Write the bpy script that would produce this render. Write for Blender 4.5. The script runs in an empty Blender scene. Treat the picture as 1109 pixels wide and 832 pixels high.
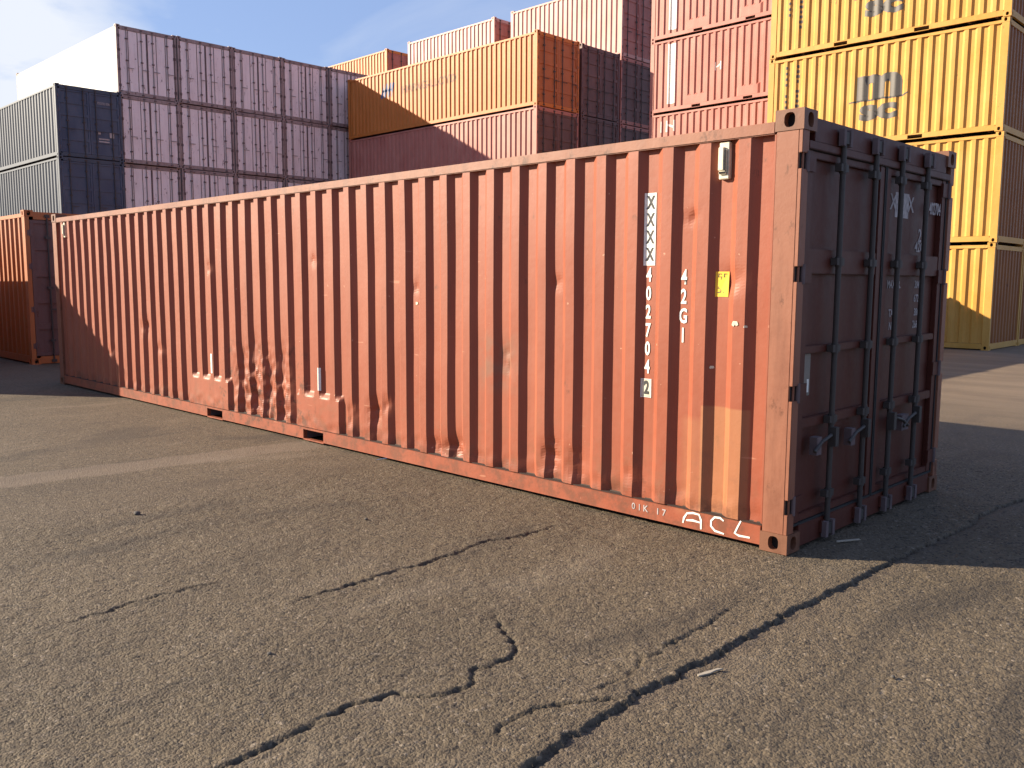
import bpy, bmesh, math, random
import numpy as np
from mathutils import Vector, Matrix, noise
R = math.radians
random.seed(7)
sc = bpy.context.scene
# ------------------------------------------------------------------ camera
cam_d = bpy.data.cameras.new('camera'); cam = bpy.data.objects.new('camera', cam_d); sc.collection.objects.link(cam)
cam.location = (2.4311, -4.7786, 1.6109)
yaw, pitch, roll = 0.7803, -0.1153, 0.0046
f = Vector((-math.sin(yaw)*math.cos(pitch), math.cos(yaw)*math.cos(pitch), math.sin(pitch)))
rt = Vector((math.cos(yaw), math.sin(yaw), 0)); up = rt.cross(f)
r2 = math.cos(roll)*rt + math.sin(roll)*up; u2 = -math.sin(roll)*rt + math.cos(roll)*up
cam.rotation_euler = Matrix((r2, u2, -f)).transposed().to_euler()
cam_d.sensor_width = 36; cam_d.lens = 36*958.67/1109
cam_d.clip_start = 0.05; cam_d.clip_end = 3000
sc.camera = cam
# ------------------------------------------------------------------ light
SUN = Vector((2.04, 1.44, -1.0)).normalized()          # the way the light travels
elev = math.asin(-SUN.z)
sun_d = bpy.data.lights.new('sun', 'SUN'); sun = bpy.data.objects.new('sun', sun_d); sc.collection.objects.link(sun)
sun.location = (-20, -20, 30)
sun_d.energy = 5.0; sun_d.angle = R(0.5); sun_d.color = (1.0, 0.86, 0.66)
sun.rotation_euler = SUN.to_track_quat('-Z', 'Y').to_euler()
w = bpy.data.worlds.new('World'); sc.world = w; w.use_nodes = True
nt = w.node_tree; N = nt.nodes; Lk = nt.links; N.clear()
out = N.new('ShaderNodeOutputWorld'); bg = N.new('ShaderNodeBackground'); Lk.new(bg.outputs[0], out.inputs[0])
sky = N.new('ShaderNodeTexSky'); sky.sky_type = 'NISHITA'; sky.sun_disc = False
sky.sun_elevation = elev; sky.sun_rotation = math.atan2(-SUN.x, -SUN.y); sky.air_density = 1.0; sky.dust_density = 0.6; sky.ozone_density = 2.0
bg.inputs['Strength'].default_value = 0.05
tc = N.new('ShaderNodeTexCoord')
mp = N.new('ShaderNodeMapping'); mp.inputs['Scale'].default_value = (1.0, 1.6, 3.2); mp.inputs['Rotation'].default_value = (0.25, 0.15, 0.5)
Lk.new(tc.outputs['Generated'], mp.inputs[0])
cn = N.new('ShaderNodeTexNoise'); cn.inputs['Scale'].default_value = 2.4; cn.inputs['Detail'].default_value = 7; cn.inputs['Roughness'].default_value = 0.55; cn.inputs['Distortion'].default_value = 0.5
Lk.new(mp.outputs[0], cn.inputs[0])
cr = N.new('ShaderNodeValToRGB'); cr.color_ramp.elements[0].position = 0.48; cr.color_ramp.elements[1].position = 0.75
cr.color_ramp.elements[0].color = (.02, .02, .02, 1); cr.color_ramp.elements[1].color = (.55, .55, .55, 1)
Lk.new(cn.outputs['Fac'], cr.inputs[0])
# a brighter bank of cloud low in the west
dp = N.new('ShaderNodeVectorMath'); dp.operation = 'DOT_PRODUCT'; dp.inputs[1].default_value = Vector((-0.955, 0.25, 0.165)).normalized()
nz = N.new('ShaderNodeVectorMath'); nz.operation = 'NORMALIZE'
Lk.new(tc.outputs['Generated'], nz.inputs[0]); Lk.new(nz.outputs[0], dp.inputs[0])
mr = N.new('ShaderNodeMapRange'); mr.inputs['From Min'].default_value = 0.984; mr.inputs['From Max'].default_value = 0.997
Lk.new(dp.outputs['Value'], mr.inputs['Value'])
ml = N.new('ShaderNodeMath'); ml.operation = 'MULTIPLY_ADD'; ml.use_clamp = True
cm = N.new('ShaderNodeMapRange'); cm.inputs['From Min'].default_value = 0.36; cm.inputs['From Max'].default_value = 0.56; Lk.new(cn.outputs['Fac'], cm.inputs['Value'])
cm2 = N.new('ShaderNodeMath'); cm2.operation = 'MULTIPLY'; Lk.new(mr.outputs[0], cm2.inputs[0]); Lk.new(cm.outputs[0], cm2.inputs[1])
Lk.new(cm2.outputs[0], ml.inputs[0]); ml.inputs[1].default_value = 1.0; Lk.new(cr.outputs[0], ml.inputs[2])
mx = N.new('ShaderNodeMix'); mx.data_type = 'RGBA'
Lk.new(ml.outputs[0], mx.inputs[0]); Lk.new(sky.outputs[0], mx.inputs[6]); mx.inputs[7].default_value = (7.0, 7.4, 8.2, 1)
hz = N.new('ShaderNodeMix'); hz.data_type = 'RGBA'; hz.inputs[0].default_value = 0.5; hz.inputs[7].default_value = (3.5, 4.9, 9.0, 1)
Lk.new(sky.outputs[0], hz.inputs[6]); Lk.new(hz.outputs[2], mx.inputs[6])
Lk.new(mx.outputs[2], bg.inputs['Color'])
vs = sc.view_settings; vs.view_transform = 'Standard'; vs.look = 'None'; vs.exposure = 1.30; vs.gamma = 1; vs.use_curve_mapping = False
sc.render.engine = 'CYCLES'
sc.render.resolution_x = 1024; sc.render.resolution_y = 768

# ------------------------------------------------------------------ materials
def newmat(name):
    m = bpy.data.materials.new(name); m.use_nodes = True
    t = m.node_tree; b = t.nodes['Principled BSDF']; return m, t, b
def nd(t, kind, **kw):
    n = t.nodes.new(kind)
    for k, v in kw.items():
        if k in n.inputs: n.inputs[k].default_value = v
        else: setattr(n, k, v)
    return n
def mixc(t, fac, a, b, blend='MIX'):
    m = t.nodes.new('ShaderNodeMix'); m.data_type = 'RGBA'; m.blend_type = blend; m.clamp_result = False
    for s, v in ((0, fac), (6, a), (7, b)):
        if isinstance(v, bpy.types.NodeSocket): t.links.new(v, m.inputs[s])
        else: m.inputs[s].default_value = v if s == 0 else (tuple(v)+(1,) if len(v) == 3 else v)
    return m.outputs[2]
def ramp(t, src, p0, p1, c0=(0,0,0), c1=(1,1,1)):
    r = t.nodes.new('ShaderNodeValToRGB'); e = r.color_ramp.elements
    e[0].position = p0; e[1].position = p1; e[0].color = tuple(c0)+(1,); e[1].color = tuple(c1)+(1,)
    t.links.new(src, r.inputs[0]); return r.outputs[0]
def mth(t, op, a, b=0.0, clamp=False):
    m = t.nodes.new('ShaderNodeMath'); m.operation = op; m.use_clamp = clamp
    for i, v in ((0, a), (1, b)):
        if isinstance(v, bpy.types.NodeSocket): t.links.new(v, m.inputs[i])
        else: m.inputs[i].default_value = v
    return m.outputs[0]
def coords(t, scale=(1,1,1), rnd=True):
    tc = t.nodes.new('ShaderNodeTexCoord'); m = t.nodes.new('ShaderNodeMapping'); m.inputs['Scale'].default_value = scale
    t.links.new(tc.outputs['Object'], m.inputs['Vector'])
    if rnd:
        oi = t.nodes.new('ShaderNodeObjectInfo'); mm = t.nodes.new('ShaderNodeMath'); mm.operation = 'MULTIPLY'; mm.inputs[1].default_value = 37
        t.links.new(oi.outputs['Random'], mm.inputs[0]); t.links.new(mm.outputs[0], m.inputs['Location'])
    return m.outputs[0]
def paint(name, col, fade=None, rust=0.5, dirt=0.4, rough=0.5, rustcol=(.10,.035,.018), rnd=True, var=.25, extra=None):
    """weathered container paint: faded blotches, runs of dirt, rust specks"""
    m, t, b = newmat(name)
    fade = fade or tuple(min(1, c*1.25+.03) for c in col)
    col = tuple(c*.86 for c in col); fade = tuple(c*.86 for c in fade)
    dark = tuple(c*.6 for c in col)
    n1 = nd(t, 'ShaderNodeTexNoise', Scale=1.3, Detail=6.0, Roughness=.6); t.links.new(coords(t, (1,1,.7), rnd), n1.inputs[0])
    c = mixc(t, ramp(t, n1.outputs['Fac'], .35, .7), col, fade)
    n2 = nd(t, 'ShaderNodeTexNoise', Scale=5.0, Detail=5.0, Roughness=.65); t.links.new(coords(t, (1.6,1.6,.22), rnd), n2.inputs[0])
    c = mixc(t, mth(t, 'MULTIPLY', ramp(t, n2.outputs['Fac'], .48, .75), dirt), c, dark)
    n4 = nd(t, 'ShaderNodeTexNoise', Scale=16.0, Detail=8.0, Roughness=.7); t.links.new(coords(t, (1,1,1), rnd), n4.inputs[0])
    c = mixc(t, mth(t, 'MULTIPLY', ramp(t, n4.outputs['Fac'], .4, .62), var), c, fade)
    n3 = nd(t, 'ShaderNodeTexNoise', Scale=7.0, Detail=9.0, Roughness=.72); t.links.new(coords(t, (1,1,.6), rnd), n3.inputs[0])
    rf = mth(t, 'MULTIPLY', ramp(t, n3.outputs['Fac'], .66-.06*rust, .72-.04*rust), min(1, .4+rust))
    c = mixc(t, rf, c, rustcol)
    if extra: c = extra(t, c)
    t.links.new(c, b.inputs['Base Color'])
    rr = mth(t, 'MULTIPLY_ADD', n4.outputs['Fac'], .25); rr.node.inputs[2].default_value = rough-.1
    t.links.new(rr, b.inputs['Roughness'])
    bp = nd(t, 'ShaderNodeBump', Strength=.25, Distance=.006); t.links.new(n4.outputs['Fac'], bp.inputs['Height']); t.links.new(bp.outputs[0], b.inputs['Normal'])
    b.inputs['Specular IOR Level'].default_value = .35
    return m
def flat(name, col, rough=.6, metal=0.0, nz=.15, sc_=30):
    m, t, b = newmat(name)
    n = nd(t, 'ShaderNodeTexNoise', Scale=float(sc_), Detail=5.0); t.links.new(coords(t), n.inputs[0])
    t.links.new(mixc(t, mth(t, 'MULTIPLY', ramp(t, n.outputs['Fac'], .4, .7), nz*2, True), col, tuple(c*.55 for c in col)), b.inputs['Base Color'])
    b.inputs['Roughness'].default_value = rough; b.inputs['Metallic'].default_value = metal
    return m
def box_mask(t, P, x0, x1, z0, z1, soft=.02):
    """1 inside a rectangle of the side wall (object x, z)"""
    s = t.nodes.new('ShaderNodeSeparateXYZ'); t.links.new(P, s.inputs[0])
    def edge(v, a, b):
        m = t.nodes.new('ShaderNodeMapRange'); t.links.new(v, m.inputs[0]); m.inputs[1].default_value = a; m.inputs[2].default_value = b; return m.outputs[0]
    a = mth(t, 'MULTIPLY', edge(s.outputs[0], x0-soft, x0), edge(s.outputs[0], x1+soft, x1))
    c = mth(t, 'MULTIPLY', edge(s.outputs[2], z0-soft, z0), edge(s.outputs[2], z1+soft, z1))
    return mth(t, 'MULTIPLY', a, c)
def main_extra(t, c):
    tc = t.nodes.new('ShaderNodeTexCoord'); P = tc.outputs['Object']
    n = nd(t, 'ShaderNodeTexNoise', Scale=9.0, Detail=5.0); t.links.new(P, n.inputs[0])
    # repainted tan square low on the wall, two grey scuffs and scattered scratches
    c = mixc(t, mth(t, 'MULTIPLY', box_mask(t, P, -.62, -.30, .15, .83, .012), .34), c, (.44, .235, .10))
    c = mixc(t, mth(t, 'MULTIPLY', box_mask(t, P, -.76, -.64, .15, .72, .05), .22), c, (.42, .22, .10))
    k = mth(t, 'MULTIPLY', box_mask(t, P, -2.62, -2.34, .86, 1.12, .14), ramp(t, n.outputs['Fac'], .38, .6))
    c = mixc(t, mth(t, 'MULTIPLY', k, .5), c, (.17, .11, .075))
    # scuffed band low down
    k = mth(t, 'MULTIPLY', box_mask(t, P, -12, -.3, .1, .30, .5), .55)
    n2 = nd(t, 'ShaderNodeTexNoise', Scale=6.0, Detail=9.0, Roughness=.75); t.links.new(P, n2.inputs[0])
    c = mixc(t, mth(t, 'MULTIPLY', k, ramp(t, n2.outputs['Fac'], .5, .66)), c, (.20, .085, .045))
    k = mth(t, 'MULTIPLY', box_mask(t, P, -6.9, -5.3, .1, .75, .3), ramp(t, n2.outputs['Fac'], .54, .60))
    c = mixc(t, mth(t, 'MULTIPLY', k, .8), c, (.09, .035, .02))
    ms = nd(t, 'ShaderNodeMapping'); ms.inputs['Scale'].default_value = (14, 14, .7); t.links.new(P, ms.inputs[0])
    n6 = nd(t, 'ShaderNodeTexNoise', Scale=1.0, Detail=6.0, Roughness=.6); t.links.new(ms.outputs[0], n6.inputs[0])
    c = mixc(t, mth(t, 'MULTIPLY', ramp(t, n6.outputs['Fac'], .52, .72), .30), c, (.19,.055,.03))
    k = mth(t, 'MULTIPLY', box_mask(t, P, -12, -.3, .05, .17, .10), ramp(t, n2.outputs['Fac'], .44, .58))
    c = mixc(t, mth(t, 'MULTIPLY', k, .5), c, (.10,.038,.022))
    ms2 = nd(t, 'ShaderNodeMapping'); ms2.inputs['Scale'].default_value = (2.2, 2.2, 16); ms2.inputs['Rotation'].default_value = (0, .12, 0); t.links.new(P, ms2.inputs[0])
    n7 = nd(t, 'ShaderNodeTexNoise', Scale=1.0, Detail=2.0); t.links.new(ms2.outputs[0], n7.inputs[0])
    c = mixc(t, mth(t, 'MULTIPLY', ramp(t, n7.outputs['Fac'], .735, .75), .4), c, (.50,.24,.15))
    v = nd(t, 'ShaderNodeTexNoise', Scale=22.0, Detail=3.0); t.links.new(P, v.inputs[0])
    c = mixc(t, mth(t, 'MULTIPLY', ramp(t, v.outputs['Fac'], .745, .76), .55), c, (.56, .32, .21))
    return c
M = {}
M['main'] = paint('red_brown_paint', (.305,.074,.034), fade=(.345,.098,.050), rust=.25, dirt=.35, extra=main_extra, rnd=False)
M['main_frame'] = paint('red_brown_frame_paint', (.235,.078,.042), fade=(.31,.125,.072), rust=1.45, dirt=.8, rnd=True)
M['casting'] = paint('rusty_casting', (.15,.065,.038), fade=(.24,.10,.055), rust=1.3, dirt=.7)
M['reefer_frame'] = paint('stained_reefer_frame', (.27,.20,.19), fade=(.40,.32,.31), rust=1.4, dirt=.8, rustcol=(.07,.035,.03))
M['main_door_shaded'] = paint('shaded_red_brown_door_paint', (.085,.018,.010), fade=(.105,.026,.015), rust=.5, dirt=.5)  # side paint darkened: the door end's shade is put into the colour
M['orange'] = paint('orange_paint', (.56,.165,.022), fade=(.62,.205,.038), rust=.35, dirt=.4)
M['orange_red'] = paint('orange_red_paint', (.42,.125,.035), fade=(.48,.165,.055), rust=.3, dirt=.3)
M['red'] = paint('faded_red_paint', (.42,.135,.10), fade=(.52,.22,.17), rust=.35, dirt=.3)
M['pink'] = paint('pink_red_paint', (.55,.27,.22), fade=(.66,.40,.34), rust=.2, dirt=.3)
M['brown'] = paint('brown_paint_and_end_shade', (.13,.06,.05), rust=.4, dirt=.5)  # own paint of the brown boxes; painted-in shade on red boxes' ends
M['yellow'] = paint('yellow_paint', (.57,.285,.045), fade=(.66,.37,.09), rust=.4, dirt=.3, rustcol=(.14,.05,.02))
M['yellow_end_shaded'] = paint('shaded_yellow_end_paint', (.26,.085,.02), fade=(.31,.12,.03), rust=.6, dirt=.6)  # yellow paint browned and darkened to carry the shade of the end face
M['blue'] = paint('blue_paint', (.045,.065,.115), fade=(.09,.115,.165), rust=.3, dirt=.3)
M['bluegrey'] = paint('blue_grey_side_paint', (.048,.066,.098), fade=(.07,.09,.125), rust=.15, dirt=.3)
M['white'] = paint('white_reefer_paint', (.74,.73,.70), fade=(.80,.79,.76), rust=.15, dirt=.3, rustcol=(.2,.11,.07))
M['white_end'] = paint('stained_white_door_paint', (.84,.73,.73), fade=(.92,.84,.84), rust=1.15, dirt=.5, rustcol=(.10,.05,.04))
M['grime'] = flat('dark_grimy_frame', (.13,.09,.09), .8, nz=.4, sc_=8)
M['steel'] = flat('galvanised_bar', (.055,.045,.040), .6, .2)
M['seam'] = flat('rusty_seam', (.03,.014,.010), .9)
M['reefer_bar'] = flat('stained_reefer_fitting', (.24,.20,.19), .7)
M['dark'] = flat('black_void', (.008,.007,.007), .9)
M['rubber'] = flat('black_rubber_gasket', (.015,.014,.014), .7)
M['wood'] = flat('underside_timber', (.06,.045,.035), .9)
M['lw'] = flat('white_lettering_paint', (.78,.76,.70), .6, nz=.2, sc_=40)
M['lwfade'] = flat('faded_white_lettering', (.42,.37,.36), .7, nz=.45, sc_=25)
M['lk'] = flat('black_lettering_paint', (.02,.02,.02), .6)
M['lgrey'] = flat('dark_grey_logo_paint', (.085,.075,.065), .6, nz=.2)
M['lgl'] = flat('pale_grey_logo_paint', (.50,.50,.50), .6)
M['lorange'] = flat('faded_brown_lettering', (.22,.085,.04), .6, nz=.3, sc_=12)
M['lblue'] = flat('blue_emblem_paint', (.07,.13,.28), .6, nz=.2)
M['sticker'] = flat('yellow_sticker', (.75,.47,.02), .5, nz=.1)
M['cream'] = flat('cream_vent_paint', (.66,.60,.45), .6, nz=.25)
M['pale'] = flat('pale_scrap', (.36,.31,.24), .8)
M['stone'] = flat('pebble', (.08,.07,.06), .9)
M['plate'] = flat('grey_data_plate', (.22,.20,.18), .45, .3)

# ground
def ground_mat():
    m, t, b = newmat('old_asphalt')
    g = t.nodes.new('ShaderNodeNewGeometry'); P = g.outputs['Position']
    v1 = nd(t, 'ShaderNodeTexVoronoi', Scale=75.0); t.links.new(P, v1.inputs['Vector'])
    sep = t.nodes.new('ShaderNodeSeparateColor'); t.links.new(v1.outputs['Color'], sep.inputs[0])
    n1 = nd(t, 'ShaderNodeTexNoise', Scale=.5, Detail=6.0, Roughness=.6); t.links.new(P, n1.inputs[0])
    n2 = nd(t, 'ShaderNodeTexNoise', Scale=3.5, Detail=8.0, Roughness=.7); t.links.new(P, n2.inputs[0])
    n3 = nd(t, 'ShaderNodeTexNoise', Scale=140.0, Detail=3.0); t.links.new(P, n3.inputs[0])
    c = mixc(t, ramp(t, n1.outputs['Fac'], .3, .7), (.078,.058,.036), (.116,.087,.055))
    c = mixc(t, mth(t, 'MULTIPLY', ramp(t, n2.outputs['Fac'], .45, .75), .45), c, (.055,.042,.033))
    c = mixc(t, mth(t, 'MULTIPLY', ramp(t, sep.outputs[0], .0, 1.0), .32), c, (.215,.170,.118))
    c = mixc(t, mth(t, 'MULTIPLY', ramp(t, sep.outputs[1], .80, .95), .75), c, (.025,.02,.018))
    c = mixc(t, mth(t, 'MULTIPLY', ramp(t, sep.outputs[2], .95, .98), .4), c, (.32,.26,.20))
    # oil and tyre stains, and swept paler dust
    n8 = nd(t, 'ShaderNodeTexNoise', Scale=1.1, Detail=4.0, Roughness=.55, Distortion=.6); mp8 = nd(t, 'ShaderNodeMapping'); mp8.inputs['Scale'].default_value = (1.5, .45, 1); t.links.new(P, mp8.inputs[0]); t.links.new(mp8.outputs[0], n8.inputs[0])
    c = mixc(t, mth(t, 'MULTIPLY', ramp(t, n8.outputs['Fac'], .55, .66), .5), c, (.045,.036,.028))
    c = mixc(t, mth(t, 'MULTIPLY', ramp(t, n8.outputs['Fac'], .30, .42, (1,1,1), (0,0,0)), .25), c, (.24,.195,.145))
    # pale strip of old concrete let into the asphalt
    s = t.nodes.new('ShaderNodeSeparateXYZ'); t.links.new(P, s.inputs[0])
    n4 = nd(t, 'ShaderNodeTexNoise', Scale=2.5, Detail=5.0); t.links.new(P, n4.inputs[0])
    cx = mth(t, 'MULTIPLY_ADD', s.outputs[1], .1); cx.node.inputs[2].default_value = -5.06
    dx = mth(t, 'ABSOLUTE', mth(t, 'SUBTRACT', mth(t, 'SUBTRACT', s.outputs[0], cx), mth(t, 'MULTIPLY', mth(t, 'SUBTRACT', n4.outputs['Fac'], .5), .25)))
    st = ramp(t, dx, .19, .26, (1,1,1), (0,0,0))
    c = mixc(t, mth(t, 'MULTIPLY', st, .5), c, (.20,.155,.115))
    # far away the yard is paler, swept concrete
    far = t.nodes.new('ShaderNodeMapRange'); t.links.new(s.outputs[1], far.inputs[0]); far.inputs[1].default_value = 4; far.inputs[2].default_value = 9
    n5 = nd(t, 'ShaderNodeTexNoise', Scale=.8, Detail=7.0, Roughness=.65); mp5 = nd(t, 'ShaderNodeMapping'); mp5.inputs['Scale'].default_value = (.5, 2.2, 1); t.links.new(P, mp5.inputs[0]); t.links.new(mp5.outputs[0], n5.inputs[0])
    cc = mixc(t, ramp(t, n5.outputs['Fac'], .35, .7), (.20,.145,.098), (.13,.095,.066))
    c = mixc(t, far.outputs[0], c, cc)
    at = t.nodes.new('ShaderNodeAttribute'); at.attribute_name = 'dirt'
    c = mixc(t, at.outputs['Fac'], c, (.036,.027,.019))
    at2 = t.nodes.new('ShaderNodeAttribute'); at2.attribute_name = 'dust'
    c = mixc(t, mth(t, 'MULTIPLY', at2.outputs['Fac'], .7), c, (.085,.064,.048))
    t.links.new(c, b.inputs['Base Color'])
    b.inputs['Roughness'].default_value = .82; b.inputs['Specular IOR Level'].default_value = .3
    h = mth(t, 'ADD', mth(t, 'MULTIPLY', mth(t, 'SUBTRACT', 1.0, v1.outputs['Distance']), .6), mth(t, 'MULTIPLY', n3.outputs['Fac'], .8))
    bp = nd(t, 'ShaderNodeBump', Strength=.9, Distance=.009); t.links.new(h, bp.inputs['Height'])
    bp2 = nd(t, 'ShaderNodeBump', Strength=.5, Distance=.03); t.links.new(n2.outputs['Fac'], bp2.inputs['Height']); t.links.new(bp.outputs[0], bp2.inputs['Normal'])
    t.links.new(bp2.outputs[0], b.inputs['Normal'])
    return m
M['ground'] = ground_mat()

# ------------------------------------------------------------------ ground with its cracks
CR = {  # world coordinates of the cracks: points, half width, depth, step
 'main': ([(.52,-4.6),(.502,-2.772),(.497,-2.61),(.463,-2.369),(.451,-2.177),(.442,-1.998),(.448,-1.712),(.453,-1.466),(.46,-1.225),(.448,-.916),(.454,-.77),(.472,-.474),(.476,-.207),(.474,.097),(.467,.376),(.489,.819),(.52,1.384),(.517,2.066),(.561,2.662),(.60,3.9)], .0045, .016),
 'b1': ([(.274,-2.683),(.238,-2.577),(.249,-2.465),(.281,-2.37),(.324,-2.284),(.402,-2.183),(.45,-2.169)], .006, .015),
 'b2': ([(.2,-1.736),(.286,-1.785),(.318,-2.005),(.312,-2.129)], .0045, .012),
 'b3': ([(.275,-1.809),(.257,-1.607),(.259,-1.428),(.222,-1.006)], .0045, .012),
 'c1': ([(-.20,-4.4),(-.21,-3.9),(-.218,-3.44),(-.222,-3.3),(-.266,-3.085),(-.278,-2.87),(-.227,-2.73),(-.17,-2.729),(-.087,-2.611),(-.081,-2.468),(-.19,-2.358),(-.137,-2.173),(-.252,-2.051),(-.399,-1.971),(-.596,-1.872)], .0065, .016),
 'c2': ([(-1.385,-2.5),(-1.385,-2.017),(-1.405,-1.747),(-1.384,-1.56),(-1.416,-1.315),(-1.466,-1.038),(-1.386,-.87),(-1.394,-.512)], .0065, .014),
 'c3': ([(-1.9,-3.4),(-1.95,-2.9),(-1.93,-2.6)], .005, .012),
}
def ground():
    x0, x1, y0, y1, s = -4.0, 2.6, -4.6, 3.9, .011
    nx = int((x1-x0)/s)+1; ny = int((y1-y0)/s)+1
    X, Y = np.meshgrid(np.linspace(x0, x1, nx), np.linspace(y0, y1, ny), indexing='xy')
    rng = np.random.RandomState(3)
    def smooth_noise(scale, seed):
        r = np.random.RandomState(seed); gx = int((x1-x0)/scale)+3; gy = int((y1-y0)/scale)+3
        g = r.rand(gy, gx); fx = (X-x0)/scale; fy = (Y-y0)/scale; ix = fx.astype(int); iy = fy.astype(int); tx = fx-ix; ty = fy-iy
        tx = tx*tx*(3-2*tx); ty = ty*ty*(3-2*ty)
        return g[iy,ix]*(1-tx)*(1-ty)+g[iy,ix+1]*tx*(1-ty)+g[iy+1,ix]*(1-tx)*ty+g[iy+1,ix+1]*tx*ty
    Z = -.004 + (rng.rand(ny, nx)-.5)*.0056
    Z += (smooth_noise(.045, 5)-.5)*.005 + (smooth_noise(.12, 6)-.5)*.004 + (smooth_noise(.6, 7)-.6)*.012
    jx = (smooth_noise(.07, 11)-.5)*.035 + (smooth_noise(.025, 12)-.5)*.024
    jy = (smooth_noise(.07, 13)-.5)*.035 + (smooth_noise(.025, 14)-.5)*.024
    Xj = X+jx; Yj = Y+jy
    dirt = np.zeros_like(X); dust = np.zeros_like(X)
    for k, (pts, hw, dep) in CR.items():
        D = np.full(X.shape, 9.0); U = np.zeros_like(X); S = np.zeros_like(X); n = len(pts)-1
        for i in range(n):
            a = np.array(pts[i]); b = np.array(pts[i+1]); d = b-a; L2 = d@d
            t = np.clip(((Xj-a[0])*d[0]+(Yj-a[1])*d[1])/L2, 0, 1)
            ex = Xj-a[0]-t*d[0]; ey = Yj-a[1]-t*d[1]; dd = np.hypot(ex, ey); m = dd < D
            D[m] = dd[m]; U[m] = ((i+t)/n)[m]; S[m] = np.where(d[1]*ex-d[0]*ey > 0, 1, -1)[m]
        taper = np.clip(np.minimum(U, 1-U)*n*.9+.35, 0, 1)
        wv = .95+.5*smooth_noise(.13, sum(map(ord, k)) % 7+20)
        ww = hw*taper*wv
        if k == 'main':
            ww = hw*(.45+1.3*smooth_noise(.09,42))*(1.2-.5*smooth_noise(.5,41))
            sd = D*S                                        # + on the sunless side (x greater)
            Z += np.where(sd < 0, .007*np.exp(sd/.22), 0)
            Z -= np.where(sd >= 0, .010*np.exp(-sd/.15), 0)
            band = np.where(sd >= 0, np.exp(-(sd/.10)**2), 0)*(Y < 4)
            dust = np.maximum(dust, band*(.2+1.0*smooth_noise(.07, 31)))
        else:
            Z += .006*np.exp(-D/.06)*(S < 0)*taper
        core = np.exp(-(D/np.maximum(ww, .0055))**2)
        Z -= dep*core*taper**.5*(.55+.9*smooth_noise(.03, 61))
        dirt = np.maximum(dirt, np.clip(core*1.3, 0, 1)*.85*(.7+.5*smooth_noise(.05, 51)))
    # fade out to the flat sheet at the border
    e = np.minimum(np.minimum(X-x0, x1-X), np.minimum(Y-y0, y1-Y)); fd = np.clip(e/.35, 0, 1)
    Z = Z*fd
    # level bed where the container stands
    inside = (X < .05) & (Y > -.02) & (Y < 2.5); Z = np.where(inside, np.minimum(Z, -.003), Z)
    v = np.stack([X.ravel(), Y.ravel(), Z.ravel()], 1)
    idx = np.arange(nx*ny).reshape(ny, nx)
    q = np.stack([idx[:-1,:-1].ravel(), idx[:-1,1:].ravel(), idx[1:,1:].ravel(), idx[1:,:-1].ravel()], 1)
    B = 900.0; nv = len(v)
    ring = np.array([(-B,-B,0),(B,-B,0),(B,B,0),(-B,B,0)])
    cidx = [idx[0,0], idx[0,-1], idx[-1,-1], idx[-1,0]]
    v = np.concatenate([v, ring]); o = nv
    q = np.concatenate([q, np.array([[o, o+1, cidx[1], cidx[0]], [o+1, o+2, cidx[2], cidx[1]], [o+2, o+3, cidx[3], cidx[2]], [o+3, o, cidx[0], cidx[3]]])])
    me = bpy.data.meshes.new('ground'); me.vertices.add(len(v)); me.vertices.foreach_set('co', v.astype(np.float32).ravel())
    me.loops.add(q.size); me.loops.foreach_set('vertex_index', q.astype(np.int32).ravel())
    me.polygons.add(len(q)); me.polygons.foreach_set('loop_start', np.arange(0, q.size, 4, dtype=np.int32)); me.polygons.foreach_set('loop_total', np.full(len(q), 4, dtype=np.int32))
    me.update(calc_edges=True)
    for nm, arr in (('dirt', dirt), ('dust', dust)):
        a = me.attributes.new(nm, 'FLOAT', 'POINT'); a.data.foreach_set('value', np.concatenate([arr.ravel(), np.zeros(4)]).astype(np.float32))
    me.materials.append(M['ground'])
    ob = bpy.data.objects.new('ground', me); sc.collection.objects.link(ob); ob['kind'] = 'structure'
ground()

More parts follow.
